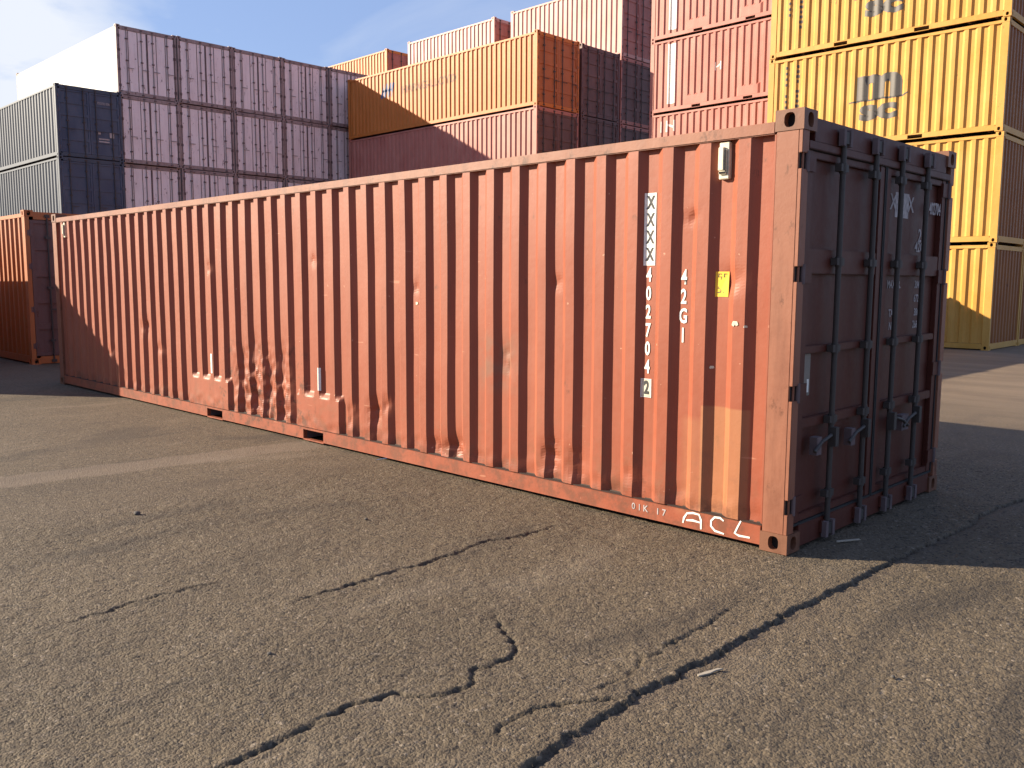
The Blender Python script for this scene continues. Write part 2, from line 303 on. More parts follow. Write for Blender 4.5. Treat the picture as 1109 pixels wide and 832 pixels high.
# ------------------------------------------------------------------ mesh helpers
COL = sc.collection
class MB:
    def __init__(s): s.v = []; s.f = []; s.m = []; s.mats = []
    def mi(s, mat):
        if mat not in s.mats: s.mats.append(mat)
        return s.mats.index(mat)
    def quads(s, vs, fs, mat):
        o = len(s.v); s.v += [tuple(p) for p in vs]; k = s.mi(mat)
        for q in fs: s.f.append(tuple(o+i for i in q)); s.m.append(k)
    def box(s, x0, x1, y0, y1, z0, z1, mat):
        vs = [(x0,y0,z0),(x1,y0,z0),(x1,y1,z0),(x0,y1,z0),(x0,y0,z1),(x1,y0,z1),(x1,y1,z1),(x0,y1,z1)]
        s.quads(vs, [(0,3,2,1),(4,5,6,7),(0,1,5,4),(1,2,6,5),(2,3,7,6),(3,0,4,7)], mat)
    def tube(s, a, b, r, mat, n=10):
        a = Vector(a); b = Vector(b); d = (b-a).normalized(); u = d.orthogonal().normalized(); w_ = d.cross(u)
        vs = []
        for p in (a, b):
            for i in range(n):
                t = 2*math.pi*i/n; vs.append(p+r*(math.cos(t)*u+math.sin(t)*w_))
        fs = [(i, (i+1) % n, n+(i+1) % n, n+i) for i in range(n)]+[tuple(range(n))[::-1], tuple(range(n, 2*n))]
        s.quads(vs, fs, mat)
    def path(s, pts, r, mat):
        for a, b in zip(pts, pts[1:]): s.tube(a, b, r, mat, 8)
    def mesh(s, name):
        me = bpy.data.meshes.new(name); me.from_pydata(s.v, [], s.f); 
        for k in s.mats: me.materials.append(M[k])
        me.polygons.foreach_set('material_index', s.m); me.update(); return me
    def build(s, name, parent=None, bevel=0):
        me = s.mesh(name)
        if bevel:
            bm = bmesh.new(); bm.from_mesh(me); bmesh.ops.recalc_face_normals(bm, faces=bm.faces)
            es = [e for e in bm.edges if len(e.link_faces) == 2 and e.calc_face_angle(0) > .6]
            bmesh.ops.bevel(bm, geom=es, offset=bevel, segments=2, affect='EDGES', clamp_overlap=True); bm.to_mesh(me); bm.free()
        return link(name, me, parent)
def link(name, me, parent=None):
    o = bpy.data.objects.new(name, me); COL.objects.link(o)
    if parent: o.parent = parent
    return o
def tag(o, label=None, cat=None, group=None, kind=None):
    if label: o['label'] = label
    if cat: o['category'] = cat
    if group: o['group'] = group
    if kind: o['kind'] = kind
    return o
def empty(name, loc, rz=0):
    o = bpy.data.objects.new(name, None); COL.objects.link(o); o.location = loc; o.rotation_euler = (0, 0, rz); o.empty_display_size = .3; return o
def copy_tree(o, parent=None):
    c = o.copy(); COL.objects.link(c); c.parent = parent
    for ch in [k for k in ALLCH.get(o.name, [])]: copy_tree(bpy.data.objects[ch], c)
    return c
ALLCH = {}
def index_children():
    ALLCH.clear()
    for o in bpy.data.objects:
        if o.parent: ALLCH.setdefault(o.parent.name, []).append(o.name)

# corrugated wall profile: pitch, crest, slope, valley, slope
PIT, DEP = .2725, .041
XB = -.87+.016
def corr(x, ph=XB, pit=PIT, dep=DEP):
    """depth of the wall behind its outermost plane at x"""
    t = (x-ph) % pit; k = pit/.2725
    a, b_, c = .028*k, .108*k, .164*k     # half slope, valley, slope back
    if t < a: return dep*(.5+.5*t/a)
    if t < b_: return dep
    if t < c: return dep*(1-(t-b_)/(c-b_))
    if t < pit-a: return 0.0
    return dep*(.5*(t-(pit-a))/a)
def corr_breaks(x0, x1, ph=XB, pit=PIT):
    k = pit/.2725; offs = [.028*k, .108*k, .164*k, pit-.028*k]; xs = [x0, x1]
    n0 = int((x0-ph)/pit)-2; n1 = int((x1-ph)/pit)+2
    for n in range(n0, n1):
        for o in offs:
            x = ph+n*pit+o
            if x0+.004 < x < x1-.004: xs.append(x)
    return sorted(xs)
def smooth(a, b, x):
    t = max(0, min(1, (x-a)/(b-a))); return t*t*(3-2*t)

def text_mesh(body, size, bold=0.0, vertical=False, spacing=1.0, font_line=1.0):
    cu = bpy.data.curves.new('t', 'FONT'); cu.body = '\n'.join(body) if vertical else body
    cu.size = size; cu.offset = bold; cu.align_x = 'CENTER'; cu.align_y = 'CENTER'; cu.space_line = font_line; cu.space_character = spacing; cu.resolution_u = 3
    o = bpy.data.objects.new('t', cu); COL.objects.link(o); bpy.context.view_layer.update()
    dg = bpy.context.evaluated_depsgraph_get(); me = bpy.data.meshes.new_from_object(o.evaluated_get(dg)); bpy.data.objects.remove(o)
    bm = bmesh.new(); bm.from_mesh(me); bpy.data.meshes.remove(me); return bm
def rect_bm(w_, h_):
    bm = bmesh.new(); vs = [bm.verts.new(p) for p in ((-w_/2,-h_/2,0),(w_/2,-h_/2,0),(w_/2,h_/2,0),(-w_/2,h_/2,0))]; bm.faces.new(vs); return bm
def strokes_bm(lines, width):
    """brush strokes: every line is a list of (x, y) points"""
    bm = bmesh.new()
    for pts in lines:
        P = [Vector((p[0], p[1], 0)) for p in pts]; L_ = []
        for i, p in enumerate(P):
            d = (P[min(i+1, len(P)-1)]-P[max(i-1, 0)]).normalized(); n = Vector((-d.y, d.x, 0)); ww = width*(.85+.3*random.random())
            if i in (0, len(P)-1): ww *= .7
            L_.append((bm.verts.new(p+n*ww/2), bm.verts.new(p-n*ww/2)))
        for (a, b), (c, d) in zip(L_, L_[1:]): bm.faces.new((a, b, d, c))
    return bm
def on_side(name, bm, mat, cx, cz, parent, off=.003, depthfn=None, ybase=.012, scale=(1,1), breaks=None, label=None, axis='y'):
    """lay a flat decal mesh on the -y side wall so that it follows the corrugation"""
    for v in bm.verts: v.co = Vector((v.co.x*scale[0]+cx, 0, v.co.y*scale[1]+cz))
    if breaks:
        lo = min(v.co.x for v in bm.verts); hi = max(v.co.x for v in bm.verts)
        for b in breaks:
            if lo < b < hi:
                bmesh.ops.bisect_plane(bm, geom=bm.verts[:]+bm.edges[:]+bm.faces[:], plane_co=(b,0,0), plane_no=(1,0,0), dist=1e-5)
    for v in bm.verts: v.co.y = ybase+(depthfn(v.co.x, v.co.z) if depthfn else 0)-off
    me = bpy.data.meshes.new(name); bm.to_mesh(me); bm.free(); me.materials.append(M[mat])
    o = link(name, me, parent)
    if label: o['label'] = label
    return o
def on_end(name, bm, mat, cy, cz, parent, x=.0, scale=(1,1), label=None):
    for v in bm.verts: v.co = Vector((x, v.co.x*scale[0]+cy, v.co.y*scale[1]+cz))
    me = bpy.data.meshes.new(name); bm.to_mesh(me); bm.free(); me.materials.append(M[mat])
    o = link(name, me, parent)
    if label: o['label'] = label
    return o

# ------------------------------------------------------------------ container builder
W_ = 2.438
def hole_face(mb, o, u, v, wu, wv, ru, rv, depth, mat, n=14):
    """rectangular face with an oval hole and a dark pocket behind it. o: corner, u, v: unit axes"""
    o = Vector(o); u = Vector(u); v = Vector(v); nrm = u.cross(v)
    c = o+u*wu/2+v*wv/2; ring = []; outer = []
    for i in range(n):
        t = 2*math.pi*(i+.5)/n; ct, st = math.cos(t), math.sin(t)
        ex = abs(ct)**.75*(1 if ct > 0 else -1); ey = abs(st)**.75*(1 if st > 0 else -1)
        ring.append(c+u*ex*ru+v*ey*rv)
        k = min(wu/2/max(abs(ct), 1e-6), wv/2/max(abs(st), 1e-6)); outer.append(c+u*ct*k+v*st*k)
    vs = outer+ring+[p-nrm*depth for p in ring]
    fs = []
    for i in range(n):
        j = (i+1) % n; fs.append((i, j, n+j, n+i)); fs.append((n+i, n+j, 2*n+j, 2*n+i))
    mb.quads(vs, fs, mat)
    mb.quads([p-nrm*depth*.98 for p in ring], [tuple(range(n))], 'dark')
    # corner fillers
    cs = [o, o+u*wu, o+u*wu+v*wv, o+v*wv]
    for i in range(n):
        j = (i+1) % n; a, b = outer[i], outer[j]
        for q in cs:
            if (a-q).length < wu and (b-q).length < wu:
                da, db = (a-q), (b-q)
                if abs(da.dot(u)) < 1e-5 and abs(db.dot(v)) < 1e-5 or abs(da.dot(v)) < 1e-5 and abs(db.dot(u)) < 1e-5:
                    mb.quads([a, q, b], [(0, 1, 2)], mat)
def casting(mb, x0, y0, z0, sx, sy, mat):
    """corner casting with holes in its two outer faces and its top. sx: +1 when the +x face is outside, sy likewise"""
    lx, ly, lz = .178, .162, .118; x1, y1, z1 = x0+lx, y0+ly, z0+lz
    if sy < 0: hole_face(mb, (x0,y0,z0), (1,0,0), (0,0,1), lx, lz, .034, .042, .05, mat)
    else: hole_face(mb, (x1,y1,z0), (-1,0,0), (0,0,1), lx, lz, .034, .042, .05, mat)
    if sx > 0: hole_face(mb, (x1,y0,z0), (0,1,0), (0,0,1), ly, lz, .034, .042, .05, mat)
    else: hole_face(mb, (x0,y1,z0), (0,-1,0), (0,0,1), ly, lz, .034, .042, .05, mat)
    hole_face(mb, (x0,y0,z1), (1,0,0), (0,1,0), lx, ly, .05, .032, .05, mat)
    vs = [(x0,y0,z0),(x1,y0,z0),(x1,y1,z0),(x0,y1,z0),(x0,y0,z1),(x1,y0,z1),(x1,y1,z1),(x0,y1,z1)]
    fs = [(0,3,2,1)]
    fs.append((2,3,7,6) if sy < 0 else (0,1,5,4)); fs.append((3,0,4,7) if sx > 0 else (1,2,6,5))
    mb.quads(vs, fs, mat)

def side_wall(L, H, y, sign, mat, panels=(), ph=XB, pit=PIT, z0=.16, z1=None, xa=-.165, fine=False, disp=None):
    """corrugated side panel; y is its outer plane, sign -1 for the -y side"""
    z1 = z1 or H-.125
    x0, x1 = -L-xa, xa
    xs = corr_breaks(x0, x1, ph, pit)
    if fine:
        xs2 = []
        for a, b in zip(xs, xs[1:]): xs2 += [a, (a+b)/2]
        xs = xs2+[xs[-1]]
        zs = [z0+(z1-z0)*i/120 for i in range(121)]
    else: zs = [z0, z1]
    if panels: zs = sorted(set(zs+[.46, .475, .49, .505, .52] if fine else zs+[.46, .52]))
    def d(x, z):
        e = corr(x, ph, pit)
        for pa, pb in panels:
            if pa < x < pb: e *= smooth(.455, .525, z)
        return e
    def dd(x, z):
        return d(x, z)+(disp(x, z) if disp else 0)
    mb = MB(); vs = []; nz_ = len(zs)
    for x in xs:
        for z in zs:
            jx = 0
            vs.append((x, y-sign*dd(x, z), z))
    fs = []
    for i in range(len(xs)-1):
        for j in range(nz_-1):
            a = i*nz_+j; q = (a, a+nz_, a+nz_+1, a+1); fs.append(q if sign < 0 else q[::-1])
    mb.quads(vs, fs, mat)
    # seam flats beside the posts
    for xx0, xx1 in ((xs[-1], xs[-1]+.02), (xs[0]-.02, xs[0])): mb.box(xx0, xx1, min(y, y-sign*.03)+.002, max(y, y-sign*.03)-.002, z0, z1, mat)
    return mb, dd

def bottom_rail(L, y0, y1, sign, mat, pockets, h=.155, xe=.178):
    mb = MB(); segs = []; x = -L+xe
    for a, b in sorted(pockets): segs.append((x, a)); x = b
    segs.append((x, -xe))
    for a, b in segs:
        mb.box(a, b, y0, y1, .03, h, mat)
        ya, yb = (y0-.006, y0) if sign < 0 else (y1, y1+.006)
    for a, b in pockets:
        mb.box(a, b, y0, y1, h-.03, h, mat); mb.box(a, b, y0, y1, .022, .034, mat)
    return mb

def container(name, L, H, mats, loc, rz=0, far=True, pockets20=False, panels=False, end='door', reefer=False, bare=False, pit=None):
    """mats: side, frame, end. Returns the Empty and its side-depth function"""
    side, frame, endm = mats
    root = empty(name, loc, rz)
    pk = []
    c = -L/2
    if pockets20 or L < 7: pk = [(c-1.025-.18, c-1.025+.18), (c+1.025-.18, c+1.025+.18)]
    pan = [(a-.24, b+.24) for a, b in pk] if panels else ()
    pit = pit or PIT
    mp_ = MB() if bare else None
    if reefer:
        wl = MB(); x0 = -L+.16
        wl.box(-L+.16, -.16, .012, .05, .16, H-.11, side)
        k = 0
        while x0 < -.3:                                    # shallow riveted panel joints
            wl.box(x0, x0+.03, .006, .014, .16, H-.11, side); x0 += 1.19
        wl2 = MB(); wl2.box(-L+.16, -.16, W_-.05, W_-.012, .16, H-.11, side); dep = None
    else:
        wl, dep = side_wall(L, H, .012, -1, side, panels=pan, pit=pit)
        wl2, _ = side_wall(L, H, W_-.012, 1, side, pit=pit)
    rail = bottom_rail(L, .005, .05, -1, side if not reefer else frame, pk); rail2 = bottom_rail(L, W_-.05, W_-.005, 1, side if not reefer else frame, pk)
    tr = MB(); tr.box(-L+.178, -.178, .004, .064, H-.13, H-.062, frame); tr2 = MB(); tr2.box(-L+.178, -.178, W_-.064, W_-.004, H-.13, H-.062, frame)
    roof = MB()
    n = int(L/.55)
    roof.box(-L+.15, -.15, .05, W_-.05, H-.09, H-.055, side)
    for i in range(n): xx = -L+.3+i*(L-.6)/n; roof.box(xx, xx+.2, .12, W_-.12, H-.055, H-.035, side)
    fl = MB(); fl.box(-L+.1, -.1, .052, W_-.052, .10, .155, 'wood')
    for i in range(int(L/.6)):
        xx = -L+.3+i*.6
        if not any(a-.12 < xx < b+.05 for a, b in pk): fl.box(xx, xx+.05, .055, W_-.055, .02, .10, 'grime')
    posts = []
    for px, sx in ((-.165, 1), (-L, -1)):
        for py, sy in ((.005, -1), (W_-.085, 1)):
            p = MB(); p.box(px, px+.160 if sx > 0 else px+.165, py, py+.08, .118, H-.118, frame); posts.append(p)
    cast = []
    for px, sx in ((-.178, 1), (-L, -1)):
        for py, sy in ((0, -1), (W_-.162, 1)):
            for pz in (0, H-.118): cm = MB(); casting(cm, px, py, pz, sx, sy, frame); cast.append(cm)
    # far end wall (vertical corrugations) at -x
    def endwall(xo, s, mat):
        e = MB(); ys = []; y = .09; k = 0
        prof = [0, 1, 1, 0]; vs = []; yy = .085; pts = []
        while yy < W_-.085-.25:
            pts += [(yy, 0), (yy+.09, 0), (yy+.13, 1), (yy+.21, 1)]; yy += .25
        pts += [(yy, 0), (W_-.085, 0)]
        for (a, dd_) in pts:
            for z in (.16, H-.16): vs.append((xo-s*(.02+.04*dd_), a, z))
        fs = [(2*i, 2*i+1, 2*i+3, 2*i+2) for i in range(len(pts)-1)]
        e.quads(vs, [q if s < 0 else q[::-1] for q in fs], mat)
        e.box(min(xo-s*.06, xo-s*.005), max(xo-s*.06, xo-s*.005), .085, W_-.085, .02, .16, frame)
        e.box(min(xo-s*.06, xo-s*.005), max(xo-s*.06, xo-s*.005), .162, W_-.162, H-.16, H-.05, frame)
        return e
    ew = endwall(-L, -1, side)
    parts = [('side_panel', wl), ('side_panel', wl2), ('bottom_rail', rail), ('bottom_rail', rail2), ('top_rail', tr), ('top_rail', tr2), ('roof', roof), ('floor', fl), ('end_wall', ew)]
    parts += [('corner_post', p) for p in posts]+[('corner_casting', cm) for cm in cast]
    doors = []
    if end == 'wall':
        parts.append(('end_wall', endwall(0, 1, endm)))
    else:
        hd = MB(); hd.box(-.08, -.006, .162, W_-.162, H-.17, H-.03, frame); parts.append(('door_header', hd))
        sl = MB(); sl.box(-.08, -.006, .162, W_-.162, .01, .15, frame); parts.append(('door_sill', sl))
        for k in (0, 1):
            ya = .09+k*(W_-.18)/2+.006; yb = ya+(W_-.18)/2-.012
            dm = MB()
            if reefer:
                dm.box(-.09, -.03, ya, yb, .16, H-.18, endm)
                for q in range(1, 3): yy = ya+(yb-ya)*q/3; dm.box(-.03, -.022, yy-.012, yy+.012, .17, H-.19, 'grime')
                dm.box(-.03, -.02, ya, ya+.03, .17, H-.19, 'grime'); dm.box(-.03, -.02, yb-.03, yb, .17, H-.19, 'grime')
            else:
                dm.box(-.07, -.045, ya, yb, .16, H-.18, endm)
                for a_, b_ in ((ya, ya+.07), (yb-.07, yb)): dm.box(-.045, -.018, a_, b_, .16, H-.18, endm)
                nr = 5
                for q in range(nr+1):
                    zc = .19+(H-.4)*q/nr; dm.box(-.045, -.020, ya+.07, yb-.07, zc-.03, zc+.03+(.05 if q in (1, 3) else 0), endm)
            bars = MB(); brs = []
            for yy in ((ya+.30, yb-.22) if k == 0 else (ya+.22, yb-.30)):
                b_ = MB(); b_.tube((.002, yy, .07), (.002, yy, H-.07), .017, 'steel' if not reefer else 'reefer_bar', 8)
                for zz in (.06, .45, H*.5, H-.5, H-.1): b_.box(-.02, .018, yy-.045, yy+.045, zz-.025, zz+.025, 'steel' if not reefer else 'grime')
                b_.box(.018, .03, yy-.02, yy+.26, 1.03, 1.055, 'steel' if not reefer else 'reefer_bar')
                brs.append(b_)
            hn = []
            for zz in (.35, H*.36, H*.64, H-.42):
                h_ = MB(); yh = .09 if k == 0 else W_-.09
                h_.box(-.03, -.002, yh-.05, yh+.05, zz-.05, zz+.05, endm if not reefer else 'grime'); h_.tube((-.005, yh, zz-.06), (-.005, yh, zz+.06), .014, 'grime', 8); hn.append(h_)
            doors.append((dm, brs, hn))
    if bare:                                               # nothing of it shows in the photograph: one mesh
        allm = MB()
        for _, p in parts+[('d', d[0]) for d in doors]:
            off = len(allm.v); allm.v += p.v
            for fc, mi_ in zip(p.f, p.m): allm.f.append(tuple(off+i for i in fc)); allm.m.append(allm.mi(p.mats[mi_]))
        bpy.data.objects.remove(root)
        o = allm.build(name); o.location = loc; o.rotation_euler = (0, 0, rz); return o, dep
    for nm, p in parts: p.build(nm, root)
    for dm, brs, hn in doors:
        d = dm.build('door', root)
        for b_ in brs: b_.build('locking_bar', d)
        for h_ in hn: h_.build('hinge', d)
    return root, dep
PROTO = {}
def place(key, loc, rz=0, label=None, group=None, cat='container'):
    """first use moves the prototype itself, later ones copy it with all its parts"""
    p, used = PROTO[key]
    if not used: o = p; PROTO[key] = (p, True)
    else: o = copy_tree(p)
    o.location = loc; o.rotation_euler = (0, 0, rz); tag(o, label, cat, group); return o

# ------------------------------------------------------------------ the near container, built in full detail
L0, H0 = 12.192, 2.591
PAN = [(-7.76, -6.82), (-5.39, -4.61)]
def vn(x, z, s, o): return noise.noise(Vector((x*s, o, z*s)))
DENTS = [(-2.98,.24,.10,.09,.028),(-1.93,.33,.07,.12,.026),(-1.68,.30,.06,.10,.02),(-4.10,.42,.07,.10,.03),(-3.9,.5,.04,.07,.02),(-2.39,1.0,.07,.13,.012),
         (-.75,2.02,.05,.04,.015),(-.45,1.62,.08,.07,.018),(-7.2,1.75,.06,.05,.014),(-5.05,1.8,.06,.05,.014),(-9.0,1.0,.12,.10,.018),(-8.6,.75,.10,.06,.016),
         (-3.2,.22,.12,.06,.024),(-1.2,.3,.05,.06,.012),(-3.5,1.55,.04,.06,.010),(-4.45,.35,.06,.12,.02),(-10.2,.6,.1,.12,.012),(-1.9,1.6,.05,.05,.01)]
def disp(x, z):
    e = .006*vn(x, z, .9, 3.1)+.004*vn(x, z*.4, 2.6, 6.1)+.0018*vn(x, z, 3.2, 8.3)
    for cx, cz, sx, sz, a in DENTS:
        u = (x-cx)/sx; v_ = (z-cz)/sz; q = u*u+v_*v_
        if q < 7: e += .8*a*math.exp(-q)*(1+.8*vn(x, z, 14, cx))
    m = smooth(-6.80, -6.55, x)*(1-smooth(-5.62, -5.42, x))*(1-smooth(.55, 1.12, z+.12*vn(x, 0, 3, 1)))
    if m > 0: e += m*(.026*vn(x, z*.45, 6.5, 2.2)+.015*vn(x, z*.7, 17, 5.2)+.010)
    m = (1-smooth(.19, .34, z))                        # battered lower edge
    e += m*.008*vn(x, z, 9, 9.9)
    return e
root = empty('shipping_container', (0, 0, 0))
tag(root, 'long red brown container on the cracked asphalt with dented side and white number 402704', 'container')
wl, sd = side_wall(L0, H0, .012, -1, 'main', panels=PAN, z0=.150, z1=2.475, fine=True, disp=disp)
wall = wl.build('side_panel', root); tag(wall, 'sunlit corrugated side with dents and lettering')
# solid weld strip between wall and rail
wl2, _ = side_wall(L0, H0, W_-.012, 1, 'main', z1=2.475); wl2.build('side_panel', root)
pk = [(-7.325, -6.955), (-5.262, -4.902)]
rl = MB(); x = -L0+.178; segs = []
for a, b in pk: segs.append((x, a)); x = b
segs.append((x, -.178))
for a, b in segs: rl.box(a, b, .004, .05, .028, .143, 'main')
for a, b in pk:
    rl.box(a, b, .004, .05, .125, .143, 'main'); rl.box(a, b, .004, .05, .018, .032, 'main')
    rl.box(a-.02, a, .051, 2.38, .03, .12, 'grime'); rl.box(b, b+.02, .051, 2.38, .03, .12, 'grime')
rl.box(-L0+.178, -.178, .018, .05, .1432, .150, 'seam')       # dark seam above the rail
rl.build('bottom_rail', root)
bottom_rail(L0, W_-.05, W_-.005, 1, 'main', pk).build('bottom_rail', root)
tr = MB(); tr.box(-L0+.178, -.178, .003, .063, 2.462, 2.532, 'main_frame'); tr.build('top_rail', root, bevel=.006)
tr = MB(); tr.box(-L0+.178, -.178, W_-.063, W_-.003, 2.462, 2.532, 'main_frame'); tr.build('top_rail', root, bevel=.006)
rf = MB(); rf.box(-L0+.15, -.15, .064, W_-.064, 2.49, 2.522, 'main')
for i in range(44): xx = -L0+.25+i*.268; rf.box(xx, xx+.12, .13, W_-.13, 2.522, 2.536, 'main')
rf.build('roof', root)
fl = MB(); fl.box(-L0+.1, -.1, .052, W_-.052, .12, .156, 'wood')
for i in range(20):
    xx = -L0+.3+i*.6
    if not any(a-.12 < xx < b+.05 for a, b in pk): fl.box(xx, xx+.05, .055, W_-.055, .02, .12, 'grime')
fl.build('floor', root)
NOTCH = (.285, .965, 1.66, 2.30)
for sx in (1, -1):
    for sy in (-1, 1):
        p = MB(); y0_, y1_ = (.005, .085) if sy < 0 else (W_-.085, W_-.005); z = .118
        if sx > 0:
            p.box(-.168, -.030, y0_, y1_, .118, H0-.118, 'main_frame')
            for nz_ in NOTCH+(None,):
                top = H0-.118 if nz_ is None else nz_-.045
                p.box(-.030, -.006, y0_, y1_, z, top, 'main_frame')
                if nz_: p.box(-.030, -.024, y0_+.001, y1_-.001, top, top+.09, 'dark'); p.tube((-.018, y0_+.03 if sy < 0 else y1_-.03, top), (-.018, y0_+.03 if sy < 0 else y1_-.03, top+.09), .008, 'grime')
                z = top+.09
            p.box(-.182, -.168, y0_+.003 if sy < 0 else y0_, y0_+.04 if sy < 0 else y1_-.003, .158, 2.46, 'main')
        else:
            p.box(-L0+.006, -L0+.168, y0_, y1_, .118, H0-.118, 'main_frame')
        p.build('corner_post', root, bevel=.004)
        for pz in (0, H0-.118):
            cm = MB(); casting(cm, -.178 if sx > 0 else -L0, 0 if sy < 0 else W_-.162, pz, sx, sy, 'casting'); cm.build('corner_casting', root)
# end wall away from the camera
e = MB(); pts = []; yy = .085
while yy < 2.1: pts += [(yy, 0), (yy+.09, 0), (yy+.13, 1), (yy+.21, 1)]; yy += .25
pts += [(yy, 0), (W_-.085, 0)]; vs = []
for a, q in pts:
    for z in (.16, H0-.16): vs.append((-L0+.02+.04*q, a, z))
e.quads(vs, [(2*i, 2*i+1, 2*i+3, 2*i+2) for i in range(len(pts)-1)], 'main')
e.box(-L0+.005, -L0+.06, .085, W_-.085, .02, .16, 'main'); e.box(-L0+.005, -L0+.06, .162, W_-.162, H0-.16, H0-.05, 'main'); e.build('end_wall', root)
# door end
hd = MB(); hd.box(-.08, -.012, .162, W_-.162, H0-.17, H0-.035, 'main_door_shaded'); hd.box(-.10, -.004, .085, W_-.085, H0-.215, H0-.17, 'main_door_shaded')
hd.build('door_header', root, bevel=.004)
sl = MB(); sl.box(-.08, -.012, .162, W_-.162, .015, .15, 'main_door_shaded')
for yy in (.505, .984, 1.412, 1.87): sl.box(-.012, .004, yy-.07, yy+.07, .05, .13, 'main_door_shaded')
sl.build('door_sill', root, bevel=.003)
RZ = [(.16,.21), (.74,.80), (1.19,1.235), (1.665,1.81), (2.33,2.385)]
for k in (0, 1):
    ya = .092+k*1.127; yb = ya+1.118
    dm = MB(); dm.box(-.085, -.060, ya+.012, yb-.012, .165, 2.372, 'main_door_shaded')
    for a, b in ((ya+.012, ya+.085), (yb-.085, yb-.012)): dm.box(-.060, -.022, a, b, .165, 2.372, 'main_door_shaded')
    for a, b in RZ: dm.box(-.060, -.026, ya+.085, yb-.085, max(a, .166), min(b, 2.371), 'main_door_shaded')
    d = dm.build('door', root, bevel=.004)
    g = MB()
    for a, b in ((ya, ya+.012), (yb-.012, yb)): g.box(-.07, -.016, a, b, .15, 2.375, 'rubber')
    g.box(-.07, -.018, ya+.012, yb-.012, .15, .164, 'rubber'); g.box(-.07, -.018, ya+.012, yb-.012, 2.373, 2.376, 'rubber'); g.build('gasket', d)
    for yy in ((.505, .984) if k == 0 else (1.412, 1.87)):
        b = MB(); b.tube((.006, yy, .07), (.006, yy, 2.51), .0175, 'steel', 12)
        for zz in (.30, .77, 1.21, 1.74, 2.30): b.box(-.022, .020, yy-.05, yy+.05, zz-.022, zz+.022, 'steel'); b.tube((.006, yy, zz-.03), (.006, yy, zz+.03), .024, 'steel', 10)
        for zz in (.075, 2.475): b.box(-.012, .028, yy-.035, yy+.035, zz-.035, zz+.035, 'steel'); b.box(.0, .034, yy-.06, yy-.03, zz-.05, zz+.05, 'grime'); b.box(.0, .034, yy+.03, yy+.06, zz-.05, zz+.05, 'grime')
        b.build('locking_bar', d)
        s = -1 if yy in (.505, 1.412+9) else 1
        dr = {.505:-1, .984:-1, 1.412:1, 1.87:-1}[yy]
        h_ = MB(); zz = .62
        h_.path([(.012, yy, zz+.05), (.035, yy+dr*.06, zz+.055), (.034, yy+dr*.17, zz+.03), (.034, yy+dr*.27, zz-.02)], .011, 'steel')
        h_.box(.0, .05, yy-.022, yy+.022, zz-.02, zz+.10, 'steel'); h_.box(-.02, .03, yy+dr*.20-.03, yy+dr*.20+.03, zz-.05, zz+.06, 'grime'); h_.build('handle', d)
    for nz_ in NOTCH:
        h_ = MB(); yh = .092 if k == 0 else W_-.092; yi = yh+.10 if k == 0 else yh-.10
        h_.box(-.030, -.012, min(yh, yi), max(yh, yi), nz_-.05, nz_+.05, 'main_door_shaded'); h_.tube((-.012, yh-.012 if k == 0 else yh+.012, nz_-.058), (-.012, yh-.012 if k == 0 else yh+.012, nz_+.058), .015, 'grime', 10)
        h_.build('hinge', d)
pl = MB(); pl.box(-.060, -.052, .17, .31, .93, 1.185, 'plate'); pl.build('data_plate', root, bevel=.002)
pl = MB(); pl.box(-.052, -.050, .268, .292, .95, 1.03, 'lw'); pl.build('sticker', root)
# writing on the doors
on_end('lettering', text_mesh('XXXX', .145, .004), 'lwfade', 1.60, 2.16, root, x=-.057)
on_end('lettering', rect_bm(.24, .17), 'lwfade', 1.60, 2.15, root, x=-.0585)
on_end('lettering', text_mesh('402704', .12, .003), 'lwfade', 2.12, 2.15, root, x=-.021, scale=(.62,1))
on_end('lettering', text_mesh('2', .13, .003), 'lwfade', 1.95, 1.95, root, x=-.057)
for zz, s1, s2 in ((1.60, 'MAX.GR.', '30480'), (1.50, '', '67200'), (1.40, 'TARE', '3860'), (1.31, 'NET', '26620')):
    if s1: on_end('lettering', text_mesh(s1, .075, .002), 'lwfade', 1.53, zz, root, x=-.057, scale=(.8,1))
    on_end('lettering', text_mesh(s2, .075, .002), 'lwfade', 1.98, zz, root, x=-.057, scale=(.8,1))
on_end('lettering', text_mesh('42G1', .10, .003), 'lwfade', 1.98, 1.87, root, x=-.057)
# writing on the side
BR = corr_breaks(-L0+.2, -.17)
def S(name, bm, mat, cx, cz, off=.003, scale=(1,1), follow=True, label=None):
    return on_side(name, bm, mat, cx, cz, root, off, sd if follow else None, .012, scale, BR if follow else None, label)
S('label_strip', rect_bm(.085, .47), 'lw', -1.073, 1.955, .0025, follow=True, label='white strip with four black crosses')
for i in range(4): S('lettering', text_mesh('X', .125, .004), 'lk', -1.073, 2.125-i*.112, .005, scale=(.62,.92))
for i, ch in enumerate('402704'): S('lettering', text_mesh(ch, .125, .0035), 'lw', -1.076, 1.655-i*.122, .004, scale=(.66,1))
bm = strokes_bm([[(-.036,-.06),(.036,-.06)],[(.036,-.064),(.036,.064)],[(.036,.06),(-.036,.06)],[(-.036,.064),(-.036,-.064)]], .007)
S('lettering', bm, 'lw', -1.078, .905, .004); S('lettering', text_mesh('2', .12, .005), 'lk', -1.078, .905, .0045, scale=(.66,1), label='black check digit in a white box')
S('lettering', rect_bm(.064, .112), 'cream', -1.078, .905, .0025)
for i, ch in enumerate('42G1'): S('lettering', text_mesh(ch, .13, .0035), 'lw', -.80, 1.640-i*.124, .004, scale=(.66,1))
S('sticker', rect_bm(.088, .155), 'sticker', -.522, 1.60, .0025, label='yellow height sticker')
